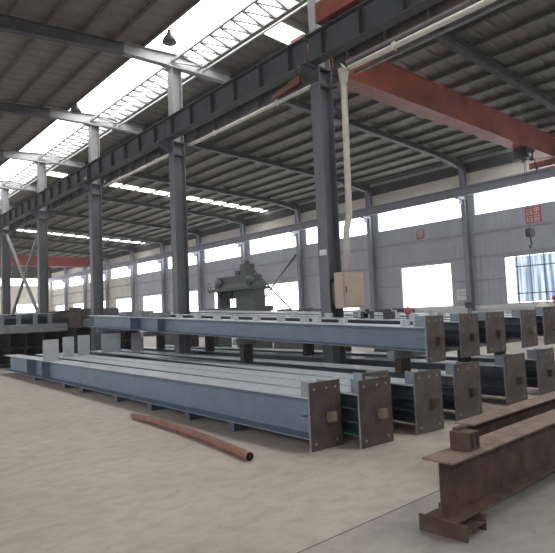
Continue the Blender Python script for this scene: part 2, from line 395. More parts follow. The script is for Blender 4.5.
for n in range(0, 9):
    o = rafter(n, -1)
    tag(o, 'brown grey rafter over the open floor, meeting the %s column of the middle row' % ordw[n], 'rafter', 'roof rafters over the open floor')
# ------------------------------------------------------------------ purlins
def purlin(x, k):
    z = roofz(x); t = z - .005; b = z - .13; w = .06
    m = MB().box(x - .004, x + .004, YF, YE, b, t, k).box(x - .004, x + w, YF, YE, t - .004, t, k).box(x - w, x + .004, YF, YE, b, b + .02, k)
    return m.build('roof_purlin')
xs = [XS1 + .12 + 1.05 * i for i in range(15)]
for i, x in enumerate(xs):
    tag(purlin(x, 'purlin'), 'dark Z purlin under the roof over the crane aisle, %s from the ridge light' % (ordw[i] if i else 'first'), 'purlin', 'purlins over the crane aisle')
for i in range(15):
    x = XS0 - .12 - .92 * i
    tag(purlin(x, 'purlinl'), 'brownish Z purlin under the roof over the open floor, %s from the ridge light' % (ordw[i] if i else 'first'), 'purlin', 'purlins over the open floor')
# ------------------------------------------------------------------ lattice truss lying beneath the ridge light
def lattice():
    r = empty('lattice_truss'); za, zb = 9.30, 9.30; xa, xb = 8.32 - XC, 9.24 - XC; L = BAY - .10
    for x in (xa, xb): MB().box(x - .03, x + .035, .05, L + .05, za - .035, za + .035, 'lattice').build('chord', r)
    nb = 12
    for i in range(nb):
        ya, yb = .05 + L * i / nb, .05 + L * (i + 1) / nb; ym = (ya + yb) / 2
        MB().bar((xa, ya, za), (xb, ym, zb), .055, .055, 'lattice').build('brace', r)
        MB().bar((xb, ym, zb), (xa, yb, za), .055, .055, 'lattice').build('brace', r)
    return r
pl = lattice()
for i, n in enumerate(range(-1, 6)):
    o = pl if i == 0 else copy_tree(pl); o.location = (XC, cy(n), 0)
    tag(o, 'light grey lattice truss under the ridge light, ' + ('this side of the nearest column' if n < 0 else 'between the %s and %s columns' % (ordw[n], ordw[n + 1])), 'truss', 'lattice trusses below the ridge light')
    t = MB().tube([(XC + 1.02, cy(n) + .0, 9.30), (XC + 1.02, cy(n + 1) - .0, 9.30)], .032, 'columnl', 8).build('tie_pipe')
    tag(t, 'pale round tie pipe beside the ridge light, ' + ('this side of the nearest column' if n < 0 else 'between the %s and %s columns' % (ordw[n], ordw[n + 1])), 'pipe', 'tie pipes beside the ridge light')
# ------------------------------------------------------------------ runway beams
def runway(h=.60, ns=6):
    r = empty('runway_beam'); L = BAY - .03
    m = MB().box(-.13, .13, .015, L, h - .02, h, 'runway').box(-.13, .13, .015, L, 0, .02, 'runway').box(-.006, .006, .015, L, .02, h - .02, 'runway')
    m.build('beam', r)
    for i in range(ns):
        y = (i + .5) * BAY / ns; MB().box(-.12, .12, y - .006, y + .006, .02, h - .02, 'rafter').build('stiffener', r)
    MB().box(-.03, .03, .015, L, h, h + .07, 'runway').build('rail', r)
    return r
pr = runway()
for side, dx, hh in ((-1, -.37, 0), (1, .40, 0)):
    for n in range(-2, 7):
        o = pr if (side < 0 and n == -2) else copy_tree(pr); o.location = (XC + dx, cy(n), 6.815)
        w = {-2: 'farthest on the camera side', -1: 'just this side of the nearest column'}.get(n, 'between the %s and %s columns' % (ordw[max(n, 0)], ordw[max(n, 0) + 1]))
        if n == -2: w = 'two bays this side of the nearest column'
        tag(o, 'dark stiffened crane runway beam on the %s face of the columns, %s' % ('open floor' if side < 0 else 'crane aisle', w), 'crane beam', 'crane runway beams along the middle columns')
o = MB().box(XW - .85, XW - .55, YF, YE, 7.38, 7.42, 'wrun').box(XW - .80, XW - .60, YF, YE, 6.985, 7.02, 'wrun').box(XW - .71, XW - .69, YF, YE, 7.02, 7.38, 'wrun').box(XW - .73, XW - .67, YF, YE, 7.42, 7.48, 'wrun').build('runway_beam')
tag(o, 'bluish grey crane runway beam running along the outer wall above the lit band', 'crane beam')
# pipes along the aisle side runway
def pipe(name, pts, r, k, label, cat, n=12):
    e = empty(name, (0, 0, 0), label, cat); MB().tube(pts, r, k, n).build('tube', e, True)
    (x, y0_, z), (_, y1_, _) = pts[0], pts[-1]; n_ = max(2, int(abs(y1_ - y0_) / 1.9))
    for i in range(n_):
        y = y0_ + (y1_ - y0_) * (i + .5) / n_
        MB().box(x - r - .008, x + r + .008, y - .02, y + .02, z - r - .006, z + r + .004, k).box(x - .01, x + .03, y - .02, y + .02, z + r, 6.817, k).build('clamp', e)
    return e
pipe('conduit', [(8.93, y, 6.70) for y in (-2, 7.3)], .035, 'conduit2', 'dark grey pipe running beside the cream conduit in front of the nearest column', 'pipe')
pipe('conduit', [(8.66, -2, 6.71), (8.66, 7.24, 6.71)] , .055, 'conduit', 'cream conduit running from the downpipe elbow toward the camera', 'pipe')
pipe('conduit', [(8.68, 8.25, 6.72), (8.68, 13.6, 6.72)], .045, 'conduit', 'cream conduit running under the runway beam between nearest and second columns', 'pipe')
pipe('conduit', [(8.68, 14.2, 6.72), (8.68, 19.6, 6.72)], .045, 'conduit', 'cream conduit under the runway beam between the second and third columns', 'pipe')
dp = empty('downpipe', (0, 7.40, 0), 'cream downpipe dropping to the cabinet beside the nearest column', 'pipe')
MB().tube([(8.46, 0, 2.392), (8.48, 0, 3.15), (8.50, 0, 3.3), (8.585, 0, 3.55), (8.60, 0, 3.75), (8.65, 0, 6.45)], .07, 'conduit', 14).build('pipe', dp, True)
MB().tube([(8.65, 0, 6.45), (8.65, 0, 6.6), (8.65, -.01, 6.72), (8.66, -.06, 6.76)], .1, 'conduit', 14, rs=[.082, .10, .13, .14]).build('funnel', dp, True)
cb = empty('electrical_cabinet', (0, 0, 0), 'cream electrical cabinet fixed on the nearest column under the downpipe', 'cabinet')
MB().box(8.21, 8.86, 7.32, 7.56, 1.66, 2.39, 'cabinet').build('body', cb, bevel=.01)
MB().box(8.25, 8.83, 7.305, 7.32, 1.69, 2.36, 'cabinet2').build('door', cb, bevel=.004)
MB().box(8.27, 8.29, 7.29, 7.305, 1.97, 2.09, 'rafter').build('handle', cb)
MB().box(8.30, 8.56, 7.56, 7.719, 1.7, 1.76, 'column').box(8.30, 8.56, 7.56, 7.719, 2.2, 2.26, 'column').box(8.30, 8.36, 7.56, 7.719, 1.7, 2.26, 'column').build('bracket', cb)
# small white junction plate on the nearest column
tag(MB().box(8.20, 8.238, 7.74, 7.93, 2.78, 2.90, 'white').build('switch_box', bevel=.01), 'small white switch box on the nearest column above the beams', 'box')
# ------------------------------------------------------------------ cranes
def crane(loc, Lx, z0, h, k, label, x0):
    r = empty('overhead_crane', (x0, loc, 0), label, 'crane')
    m = MB(); n = 1.5
    # box girder with raised tapered ends
    prof = [(0.1, z0 + .35, z0 + h - .2), (n, z0, z0 + h), (Lx - n, z0, z0 + h), (Lx - .1, z0 + .25, z0 + h - .2)]
    for (xa, ba, ta), (xb, bb_, tb) in zip(prof[:-1], prof[1:]):
        m.quadbox([(xa, -.22, ba), (xb, -.22, bb_), (xb, .22, bb_), (xa, .22, ba)], [(xa, -.22, ta), (xb, -.22, tb), (xb, .22, tb), (xa, .22, ta)], k)
    m.build('girder', r)
    m = MB().box(n, Lx - n, -.27, .27, z0 - .02, z0, k).box(n, Lx - n, -.27, .27, z0 + h, z0 + h + .02, k); m.build('flange', r)
    return r
c1 = crane(9.05, 24.48 - 8.83, 7.55, .88, 'orange', 'orange overhead crane spanning from the nearest column to the outer wall', 8.83)
for x in (0, 24.48 - 8.83):
    e = MB().box(x - .12, x + .12, -1.5, 1.3, 7.53, 7.80, 'orange').build('end_truck', c1, bevel=.01)
    for y in (-1.2, 1.0): MB().tube([(x - .07, y, 7.59), (x + .07, y, 7.59)], .10, 'black', 14).build('wheel', e)
h = empty('chain_hoist', (20.95, 9.05, 0), 'black electric hoist under the right end of the orange crane, hook lowered', 'hoist')
MB().tube([(-.28, 0, 7.28), (.3, 0, 7.28)], .2, 'black', 16).build('motor', h, True)
MB().box(-.34, .34, -.26, .26, 7.40, 7.53, 'black').box(-.34, -.26, -.26, .26, 7.1, 7.40, 'black').box(.26, .34, -.2, .2, 7.1, 7.40, 'black').build('trolley', h)
MB().box(-.06, .06, -.24, -.20, 7.24, 7.34, 'white').build('badge', h)
for dx in (-.07, .07): MB().tube([(dx, 0, 7.1), (dx, 0, 4.42)], .011, 'column', 6).build('rope', h)
MB().box(-.17, .17, -.1, .1, 4.12, 4.44, 'machine').tube([(-.12, -.09, 4.28), (-.12, .09, 4.28)], .12, 'machine', 12).tube([(.12, -.09, 4.28), (.12, .09, 4.28)], .12, 'machine', 12).build('hook_block', h, bevel=.01)
MB().tube([(.0, 0, 4.12), (0, 0, 4.0), (.06, 0, 3.92), (.09, 0, 3.83), (.05, 0, 3.73), (-.03, 0, 3.70), (-.09, 0, 3.76), (-.1, 0, 3.82)], .03, 'machine', 8).build('hook', h, True)
MB().tube([(.5, -.15, 7.2), (.52, -.2, 6.9), (.49, -.2, 6.65)], .02, 'black', 6).tube([(-.45, -.1, 7.4), (-.47, -.15, 7.0), (-.43, -.15, 6.9)], .02, 'black', 6).build('cable', h)
c2 = crane(57.5, 24.48 - 8.83, 7.50, 1.0, 'red', 'red overhead crane far down the hall near the back wall', 8.83)
for x in (0, 24.48 - 8.83):
    MB().box(x - .12, x + .12, -1.4, 1.4, 7.49, 7.78, 'red').build('end_truck', c2)
# crane over the open floor: only its end shows above the near runway
c3 = empty('overhead_crane', (XC - .37, 5.6, 0), 'orange crane end resting on the open floor side runway, top middle of photo', 'crane')
MB().box(-.15, .15, -2.2, 1.85, 7.53, 7.95, 'orange').build('end_truck', c3, bevel=.01)
MB().box(-14.5, -.15, -.3, .3, 7.62, 8.2, 'orange').build('girder', c3)
for y in (-1.8, 1.5): MB().tube([(-.07, y, 7.59), (.07, y, 7.59)], .10, 'black', 14).build('wheel', c3)
# current collector bar with a red cover beneath the aisle side runway
o = MB().box(8.50, 8.55, -2, 7.2, 6.755, 6.80, 'conduit2').box(8.50, 8.54, 4.5, 7.2, 6.80, 6.814, 'red').build('conductor_bar')
tag(o, 'dark conductor bar with a reddish cover under the crane aisle runway', 'conductor bar')
# orange buffer seen under the runway beam
pb = MB().quadbox([(8.60, 8.7, 6.90), (8.72, 8.7, 6.90), (8.72, 9.65, 6.82), (8.60, 9.65, 6.82)], [(8.60, 8.7, 7.1), (8.72, 8.7, 7.1), (8.72, 9.65, 6.9), (8.60, 9.65, 6.9)], 'orange').build('collector_arm')
tag(pb, 'orange collector arm hanging under the runway beam left of the nearest column', 'crane part')
# ------------------------------------------------------------------ pendant lamps at the ridge light
def lamp(x, y, z, label):
    r = empty('bay_lamp', (x, y, 0), label, 'lamp', 'bay lamps')
    zt = roofz(x) - .2
    MB().tube([(0, 0, z + .35), (0, 0, zt)], .012, 'black', 6).build('cord', r)
    MB().tube([(0, 0, z), (0, 0, z + .12), (0, 0, z + .24), (0, 0, z + .36)], .1, 'rafter', 16, rs=[.20, .16, .07, .05]).build('lamp_shade', r, True)
lamp(7.42, 12.4, 9.02, 'grey bell shaped lamp against the ridge light this side of the second column')
lamp(7.30, 18.7, 9.05, 'grey bell shaped lamp hanging at the ridge light edge near the third column')
# ------------------------------------------------------------------ crossed bracing
def brace(name, a, b, w, k, label):
    return tag(MB().bar(a, b, w, w, k).build(name), label, 'brace')
brace('diagonal_brace', (XC, 31.60, 6.5), (XC, 26.10, 1.7), .12, 'columnl', 'grey diagonal pole sloping down to the fourth column')
brace('diagonal_brace', (XC + .12, 31.60, 1.7), (XC + .12, 26.10, 6.5), .12, 'columnl', 'grey diagonal pole sloping up to the fourth column')
brace('diagonal_brace', (XW - .30, 31.60, 5.5), (XW - .30, 26.10, 1.2), .09, 'machine', 'thin dark diagonal brace on the outer wall falling toward the camera')
brace('diagonal_brace', (XW - .38, 31.60, 1.2), (XW - .38, 26.10, 5.5), .09, 'machine', 'thin dark diagonal brace on the outer wall rising toward the camera')
# ------------------------------------------------------------------ wall signs
def sign(y0, y1, z0, z1, label, strokes, k):
    r = empty('wall_sign', (XW - .032, 0, 0), label, 'sign')
    MB().box(0, .03, y0, y1, z0, z1, 'redsign').build('board', r)
    m = MB()
    for (u0, u1, v0, v1) in strokes:
        m.box(-.008, 0, y1 - (y1 - y0) * u1, y1 - (y1 - y0) * u0, z0 + (z1 - z0) * v0, z0 + (z1 - z0) * v1, k)
    m.build('characters', r)
st = [(.10, .46, .84, .88), (.26, .30, .84, .96), (.12, .16, .60, .84), (.40, .44, .60, .84), (.12, .44, .70, .74), (.08, .48, .56, .60), (.25, .31, .52, .80),
      (.56, .92, .88, .92), (.72, .76, .56, .92), (.58, .90, .72, .76), (.54, .94, .54, .58), (.60, .64, .76, .88), (.84, .88, .76, .88),
      (.10, .46, .40, .44), (.12, .16, .10, .40), (.40, .44, .10, .40), (.12, .44, .24, .28), (.08, .48, .08, .12), (.25, .30, .10, .46),
      (.56, .92, .40, .44), (.60, .64, .08, .44), (.72, .76, .12, .36), (.84, .88, .08, .44), (.56, .92, .22, .26), (.58, .90, .06, .10)]
sign(10.31, 11.03, 5.25, 5.99, 'red and white square safety sign high on the wall above the curtained window', st, 'signface')
tag(MB().box(XW - .03, XW - .001, 16.45, 16.95, 5.30, 5.78, 'redsign').box(XW - .034, XW - .03, 16.53, 16.87, 5.38, 5.86, 'girt').build('wall_sign'), 'small faded red sign high on the wall above the bright white window', 'sign')
tag(MB().box(XW - .05, XW - .001, 14.1, 14.75, 1.9, 2.45, 'white').box(XW - .055, XW - .05, 14.2, 14.65, 2.28, 2.32, 'girt').box(XW - .055, XW - .05, 14.2, 14.65, 2.12, 2.16, 'girt').build('notice_board'), 'white notice board on the wall left of the bluish wall column', 'notice board')
tag(MB().box(24.50, 24.679, 13.72, 13.98, 1.5, 1.78, 'machine').build('junction_box'), 'dark junction box on the wall column beside the bright white window', 'box')
# ------------------------------------------------------------------ fabricated beams
def hbeam_local(m, L, h, b, k, kt, tf=.016, y0=0., h1=None):
    h1 = h if h1 is None else h1
    # bottom flange, top flange, web; depth may taper from h to h1
    m.box(-b / 2, b / 2, y0, L, 0, tf, k)
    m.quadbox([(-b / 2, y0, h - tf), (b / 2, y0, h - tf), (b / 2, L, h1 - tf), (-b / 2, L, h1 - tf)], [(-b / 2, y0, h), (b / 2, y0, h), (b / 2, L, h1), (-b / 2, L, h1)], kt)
    m.quadbox([(-.005, y0, tf), (.005, y0, tf), (.005, L, tf), (-.005, L, tf)], [(-.005, y0, h - tf), (.005, y0, h - tf), (.005, L, h1 - tf), (-.005, L, h1 - tf)], k)
def fab_beam(x, y, z, dx, L, label, pw=.52, ph=.78, pz=-.12, h=.49, b=.44, web='blue', tilt=0., far=None, cleats=(), plate='rust', lugx=.0, yaw_plate=0., group='long painted beams lying side by side', ribs=True, lug_k='lug'):
    r = empty('steel_beam', (x, y, z), label, 'steel beam', group)
    r.rotation_euler = (math.atan(tilt), 0, -math.atan(dx))
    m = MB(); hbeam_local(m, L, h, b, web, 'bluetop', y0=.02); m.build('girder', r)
    p = MB().box(-pw / 2, pw / 2, -.012, .012, pz, pz + ph, plate)
    pm = p.build('end_plate', r, bevel=.003)
    if tilt: pm.rotation_euler = (-math.atan(tilt), 0, 0)
    fr = MB()
    fr.box(-pw / 2 - .003, -pw / 2 + .02, -.006, .017, pz, pz + ph, 'edge'); fr.build('plate_edge', pm)
    for (bx, bz) in ((-pw * .36, pz + ph * .90), (0.02, pz + ph * .90), (pw * .33, pz + ph * .90), (-pw * .36, pz + ph * .10), (pw * .33, pz + ph * .10)):
        MB().tube([(bx, -.0125, bz), (bx, -.017, bz)], .016, 'hole', 10).build('bolt_hole', pm)
    lz = pz + ph * .46
    MB().box(lugx + .01, lugx + .12, -.085, -.012, lz - .055, lz + .055, lug_k).build('lug', pm, bevel=.004)
    # gusset plates between flanges and end plate
    top = pz + ph
    MB().add([(-.006, .012, h), (-.006, .30, h), (-.006, .012, top), (.006, .012, h), (.006, .30, h), (.006, .012, top)], [(0, 1, 2), (3, 5, 4), (0, 3, 4, 1), (1, 4, 5, 2), (0, 2, 5, 3)], 'edge').build('gusset', r)
    for s in (-1, 1):
        MB().box(s * .13 - .01, s * .13 + .01, .012, .26, h, min(top, h + .16) - .0, 'edge').build('gusset', r)
    if ribs:
        for zz in ((h * .30, h * .62) if x not in (4.68, 7.03) else (h * .5,)):
            MB().box(-b / 2, -.006, .02, .45 if x not in (4.68, 7.03) else .2, zz, zz + .014, web).build('stiffener', r)
    for yy in (L - 4.4, L - 3.1, L - 2.9):
        MB().box(-b / 2 + .01, -.005, yy, yy + .012, .017, h - .017, web).box(.005, b / 2 - .01, yy, yy + .012, .017, h - .017, web).build('stiffener', r)
    if far:
        fy, fw, fh = far
        ox = -.12 if label.startswith('long blue') else 0
        MB().box(ox - fw / 2, ox + fw / 2, fy, fy + .015, h, h + fh, 'platel').build('bracket_plate', r)
        MB().box(-.006, .006, fy + .015, fy + .30, h, h + fh * .7, 'bluetop').build('gusset', r)
        MB().box(0, fw / 2, fy + .015, fy + .25, h + .12, h + .14, 'bluetop').build('seat_plate', r)
    for yy in cleats:
        MB().box(-.10, .06, yy, yy + .012, h, h + .10, 'bluetop').box(-.10, -.09, yy - .06, yy + .07, h, h + .10, 'bluetop').build('cleat', r)
    return r
G1 = 'long painted beams lying side by side on the floor'
low = [  # x, y, dx, L, plate width, label, web, far, plate look
    (4.68, 4.55, .046, 15.3, .50, 'long blue grey painted beam at the front edge of the floor row, brown end plate facing the camera', 'blue', (10.35, .40, .56), 'rust'),
    (5.18, 4.20, .060, 14.6, .56, 'long painted beam second in the floor row, dark green sides and a wide brown end plate', 'green', (11.75, .32, .58), 'rust'),
    (5.72, 4.62, .058, 14.0, .50, 'long painted beam set back, its end plate half hidden behind the second plate of the floor row', 'navy', (11.45, .36, .60), 'rust2'),
    (6.14, 4.10, .108, 14.2, .52, 'long painted beam whose grey brown end plate stands alone right of the paired plates', 'navy', (12.6, .62, .60), 'rust2'),
    (7.24, 4.17, .073, 14.0, .62, 'long painted beam of the floor row directly below the second upper end plate', 'navy', (11.9, .40, .58), 'rust2'),
    (8.72, 4.17, .040, 14.0, .66, 'long painted beam of the floor row just behind the tip of the rusty beams', 'navy', None, 'rust2'),
    (9.90, 4.17, .020, 14.0, .66, 'long painted beam of the floor row at the right edge of the photo', 'navy', None, 'rust2')]
for (x, y, dx, L, pw_, lb, web, far, pk) in low:
    fab_beam(x, y, .125, dx, L, lb, pw=pw_, web=web, far=far, plate=pk, group=G1, lugx=-.0, lug_k='lug' if x < 5.5 else 'rust')
# packing blocks under the front beam
def block(x, y, z, sx, sy, sz, k, label, group, name='packing_block', rz=0.):
    o = MB().box(-sx / 2, sx / 2, -sy / 2, sy / 2, 0, sz, k).build(name, bevel=.006); o.location = (x, y, z); o.rotation_euler = (0, 0, rz)
    return tag(o, label, 'packing block', group)
for i, yy in enumerate((6.25, 7.5, 8.85, 10.4, 12.4, 13.7, 16.4)):
    xx = 4.68 + .052 * (yy - 4.55) - .03
    block(xx, yy, 0, .40, .14, .123, 'navy', 'dark packing block on the floor under the front painted beam, %s from its end plate' % (ordw[i] if i else 'first'), 'packing blocks under the front beam')
for i, yy in enumerate((5.6, 9.5, 14.5)):
    o = MB().box(5.05 + .05 * (yy - 4.5), 10.4, yy - .07, yy + .07, 0, .123, 'timber').build('bearer')
    tag(o, 'dark bearer on the floor across under the painted beams, %s from the end plates' % (ordw[i] if i else 'first'), 'bearer', 'bearers under the painted beams')
# upper layer
G2 = 'painted beams stacked on top of the floor row'
up = [(7.03, 4.52, .0, 12.3, .47, 'long pale blue painted beam on top of the stack with small cleats along its upper flange', 'blue', 'rust2'),
      (8.00, 4.52, .0, 12.0, .55, 'upper painted beam second from the left in the top layer, dark blue sides', 'navy', 'rust2'),
      (8.86, 4.52, .0, 12.0, .62, 'upper painted beam third from the left in the top layer', 'navy', 'rust2'),
      (10.12, 4.52, .0, 12.0, .62, 'upper painted beam right of the wide dark gap in the top layer', 'navy', 'rust2')]
for i, (x, y, dx, L, pw_, lb, web, pk) in enumerate(up):
    cl = (.25, .48, 1.75, 2.38, 2.7, 3.35, 4.1, 4.85, 5.5, 6.3, 7.1, 8.2) if i == 0 else (1.0, 2.0, 3.0, 4.0)
    fab_beam(x, y, .955, dx, L, lb, pw=pw_, ph=.68, pz=-.155, h=.36 if i == 0 else .40, b=.42, web=web, tilt=.040, cleats=cl, plate=pk, group=G2, lug_k='rust' if i < 3 else 'lug', lugx=-.02)
o = fab_beam(10.95, 4.45, .955, 0, 12, 'rust brown beam on the top layer at the right edge of the photo, pale sack on it', pw=.70, ph=.72, pz=-.155, h=.40, b=.42, web='navy', tilt=.04, plate='rust', group=G2)
# bearers between the layers (on top of the lower flanges, height follows the tilt)
for i, yy in enumerate((5.1, 9.0, 13.0, 15.8)):
    zt = .955 + .04 * (yy - 4.5) - .012
    m = MB().box(6.7, 11.2, yy - .06, yy + .06, zt - .12, zt, 'steel')
    for xx in (7.0, 8.8, 10.1)[(1 if i > 1 else 0):]: m.box(xx - .12, xx + .12, yy - .06, yy + .06, .62, zt - .12, 'timber')
    tag(m.build('spacer_frame'), 'dark spacer between the two beam layers, %s from the end plates' % (ordw[i] if i else 'first'), 'spacer', 'spacers between the beam layers')
# ------------------------------------------------------------------ far stacks left of the column row
def far_pile():
    G = 'painted beams on the far stack'
    xs = [5.15, 5.75, 6.35, 6.95, 7.5]
    for i, x in enumerate(xs):
        r = empty('stacked_beam', (x, 22.0, 1.60), 'blue grey painted beam end on top of the far stack, %s from the left edge of photo' % (ordw[i] if i else 'first'), 'steel beam', G)
        m = MB(); hbeam_local(m, 9, .42, .36, 'blue', 'bluetop', y0=.0); m.build('girder', r)
        MB().box(-.17, -.006, -.0, .012, .017, .40, 'steel').build('stiffener', r)
    tag(MB().box(4.6, 8.0, 21.7, 22.0, 1.30, 1.59, 'steel').box(4.6, 8.0, 26, 26.3, 1.30, 1.59, 'steel').build('spreader_beam'), 'long pale bearer across the far stack under the beam ends', 'bearer')
    for i in range(6):
        for j in range(2):
            x = 4.75 + i * .62; z = .12 + j * .60
            r = empty('stacked_beam', (x, 22.1 + .15 * (i % 2), z), 'dark unpainted beam in the far stack, column %s from left, %s layer' % (('one', 'two', 'three', 'four', 'five', 'six')[i], ('bottom', 'upper')[j]), 'steel beam', 'dark beams in the far stack')
            m = MB(); hbeam_local(m, 9, .56, .40, 'timber', 'timber'); m.build('girder', r)
    tag(MB().box(4.6, 8.3, 22.4, 22.6, 0, .118, 'timber').box(4.6, 8.3, 28, 28.2, 0, .118, 'timber').build('bearer'), 'dark bearer on the floor below the far stack', 'bearer')
far_pile()
def plate_stack():
    tag(MB().box(-.24, .24, -.012, .012, 0, .80, 'rust2').build('steel_plate', bevel=.003), 'brown grey upright plate standing between the far stack and the dark beams', 'steel plate').location = (8.25, 21.55, 1.40)
    for i, (x, w, z, k) in enumerate(((9.05, .7, 1.42, 'steel'), (9.05, .7, 1.80, 'rust2'), (9.9, .7, 1.42, 'navy'), (9.9, .7, 1.80, 'navy'), (10.75, .7, 1.42, 'navy'))):
        r = empty('stacked_beam', (x, 21.9, z), ('grey', 'brown grey', 'dark blue', 'dark blue', 'dark blue')[i] + ' beam end in the stack behind the top beam, ' + ('lower left', 'upper left', 'lower middle', 'upper middle', 'lower right')[i], 'steel beam', 'beams stacked behind the top beam')
        m = MB(); hbeam_local(m, 8, .36, .6, k, 'steel'); m.build('girder', r)
        MB().box(-w / 2, w / 2, -.012, 0, 0, .34, k).build('end_plate', r)
    for i in range(5):
        x = 8.25 + i * .68
        for j, z in enumerate((.12, .76)):
            r = empty('stacked_beam', (x, 21.5, z), 'dark beam under the brown grey plate stack, column %s from left, %s layer' % (('one', 'two', 'three', 'four', 'five')[i], ('bottom', 'upper')[j]), 'steel beam', 'dark beams under the plates')
            m = MB(); hbeam_local(m, 9, .62, .44, 'timber', 'timber'); m.build('girder', r)
    tag(MB().box(8.0, 11.3, 22.4, 22.6, 0, .118, 'timber').box(8.0, 11.3, 28, 28.2, 0, .118, 'timber').build('bearer'), 'dark bearer on the floor below the second far stack', 'bearer')
plate_stack()
# low grey boxes lying on the top beam toward its far end
for i, (y, w, h_) in enumerate(((12.4, .55, .13), (13.3, .5, .16), (14.2, .55, .14))):
    o = MB().box(-.16, .16, 0, w, 0, h_, 'steel').build('steel_box', bevel=.004); o.location = (7.05, y, 1.322 + .04 * (y - 4.5))
    tag(o, 'grey steel box lying on the top painted beam near its far end, %s of three' % (('first', 'middle', 'last')[i]), 'steel box', 'grey boxes on the top beam')
# ------------------------------------------------------------------ rusty beams in the right foreground
def rusty(p, q, z, h, b, L, label, name='rusty_beam'):
    d = math.atan2(q[1] - p[1], q[0] - p[0])
    r = empty(name, (p[0], p[1], z), label, 'steel beam', 'rusty beams at the lower right'); r.rotation_euler = (0, 0, d)
    m = MB()
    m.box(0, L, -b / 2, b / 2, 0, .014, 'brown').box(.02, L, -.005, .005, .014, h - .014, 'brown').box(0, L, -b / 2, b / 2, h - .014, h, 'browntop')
    for s in (-1, 1): m.box(.02, L, s * .006 - .004, s * .006 + .004, .014, .022, 'brown')
    m.build('girder', r, bevel=.002)
    MB().box(.30, .312, -b / 2 + .01, -.005, .014, h - .014, 'brown').box(.30, .312, .005, b / 2 - .01, .014, h - .014, 'brown')
    return r
RB = rusty((3.37, 2.215), (5.5, 2.235), .12, .41, .25, 7.0, 'rust brown H beam nearest the camera at the lower right, resting on a short channel')
RB2 = rusty((4.58, 2.70), (6.9, 2.72), .12, .41, .20, 7.0, 'rust brown H beam lying behind the nearest rusty beam, only its top showing')
# block standing on the near rusty beam
o = MB().box(-.075, .075, -.08, .08, 0, .13, 'brown').box(-.05, -.02, -.083, -.08, .02, .12, 'dark').box(.02, .055, -.083, -.08, .02, .12, 'dark').box(-.03, .14, .03, .08, .13, .15, 'brown').build('steel_block', bevel=.003)
o.location = (3.785, 2.235, .532)
tag(o, 'small brown steel block standing on the top flange of the nearest rusty beam', 'steel block')
ch = empty('channel_piece', (3.555, 2.235, 0), 'short rusty channel on the floor under the tip of the nearest rusty beam', 'steel channel')
ch.rotation_euler = (0, 0, math.radians(3))
MB().box(-.14, .13, -.185, .185, .055, .067, 'brown').build('web', ch, bevel=.002)
MB().box(-.15, -.14, -.185, .185, .0, .118, 'brown').build('flange', ch, bevel=.002)
MB().box(.13, .14, -.185, .185, .0, .118, 'brown').build('flange', ch, bevel=.002)
for i, (x, y) in enumerate(((7.6, 2.22), (5.8, 2.71), (9.6, 2.74))):
    block(x, y, 0, .2, .3, .12, 'timber', 'dark block on the floor under the rusty beams, ' + ('below the nearest beam', 'below the rear beam left', 'below the rear beam right')[i], 'blocks under the rusty beams')
o = MB().box(-.07, .07, -.06, .06, 0, .10, 'rust').box(-.05, .05, -.04, .04, .10, .12, 'rust').build('steel_offcut', bevel=.004); o.location = (4.14, 1.58, 0)
tag(o, 'small brown steel offcut on the floor at the right edge of the photo', 'steel offcut')
# ------------------------------------------------------------------ pipe lying on the floor
pts = []
for i in range(25):
    t = i / 24; x = 4.11 + (3.74 - 4.11) * t + .07 * math.sin(math.pi * t); y = 8.35 + (4.82 - 8.35) * t
    pts.append((x, y, .052 + .01 * math.sin(math.pi * t)))
m = MB().tube(pts, .048, 'pipe', 16, cap=False)
inner = MB().tube([pts[-1], pts[-3]], .040, 'dark', 16, cap=False)
pp = empty('rusty_pipe', (0, 0, 0), 'long reddish rusty pipe lying on the floor in front of the painted beams', 'pipe')
m.build('tube', pp, True)
mi = MB().tube([pts[-1], pts[-4]], .041, 'dark', 16, cap=False); mi.add([pts[-4]], [], 'dark'); mi.build('bore_shade', pp, True)
p_, q_ = Vector(pts[-1]), Vector(pts[-2]); dd = (q_ - p_).normalized()
MB().tube([p_ + dd * .01, p_ + dd * .015], .042, 'dark', 16).build('bore_shade', pp, True)  # dark disc: shade of the hollow put into the colour
# ------------------------------------------------------------------ gantry welding machine behind the beams
g = empty('gantry_machine', (15.0, 19.2, 0), 'dark gantry welding machine with a raised platform standing behind the painted beams', 'machine')
MB().box(-.3, .3, -1.0, .35, .0, 2.72, 'machine').build('leg', g, bevel=.01)
MB().box(-.3, .3, 1.55, 1.78, .0, 2.72, 'machine').build('leg', g, bevel=.01)
MB().box(-.6, .6, -1.05, 2.1, 2.72, 2.84, 'machine').build('platform', g, bevel=.01)
MB().box(-.45, .45, -.95, 1.75, 2.84, 3.02, 'machine2').build('crossbeam', g, bevel=.01)
MB().box(-.4, .4, -.72, 1.65, 3.02, 3.38, 'machine').build('drive_housing', g, bevel=.02)
MB().box(-.25, .25, -.42, .02, 3.38, 3.88, 'machine').tube([(0, -.2, 3.88), (0, -.2, 4.02)], .12, 'machine', 12).build('motor', g, bevel=.01)
MB().tube([(-.1, .35, 3.38), (-.1, .35, 3.62)], .17, 'machine2', 14).build('fan_housing', g)
for y in (-.95, 1.35): MB().tube([(-.55, y, 3.12), (-.42, y, 3.12)], .22, 'machine2', 18).build('wire_reel', g, True)
m = MB()
for y in (-1.0, -.8, 1.9, 2.08): m.tube([(-.58, y, 2.84), (-.58, y, 3.15)], .02, 'machine2', 6)
m.tube([(-.58, -1.0, 3.15), (-.58, -.8, 3.15)], .02, 'machine2', 6).tube([(-.58, 1.9, 3.15), (-.58, 2.08, 3.15)], .02, 'machine2', 6); m.build('railing', g)
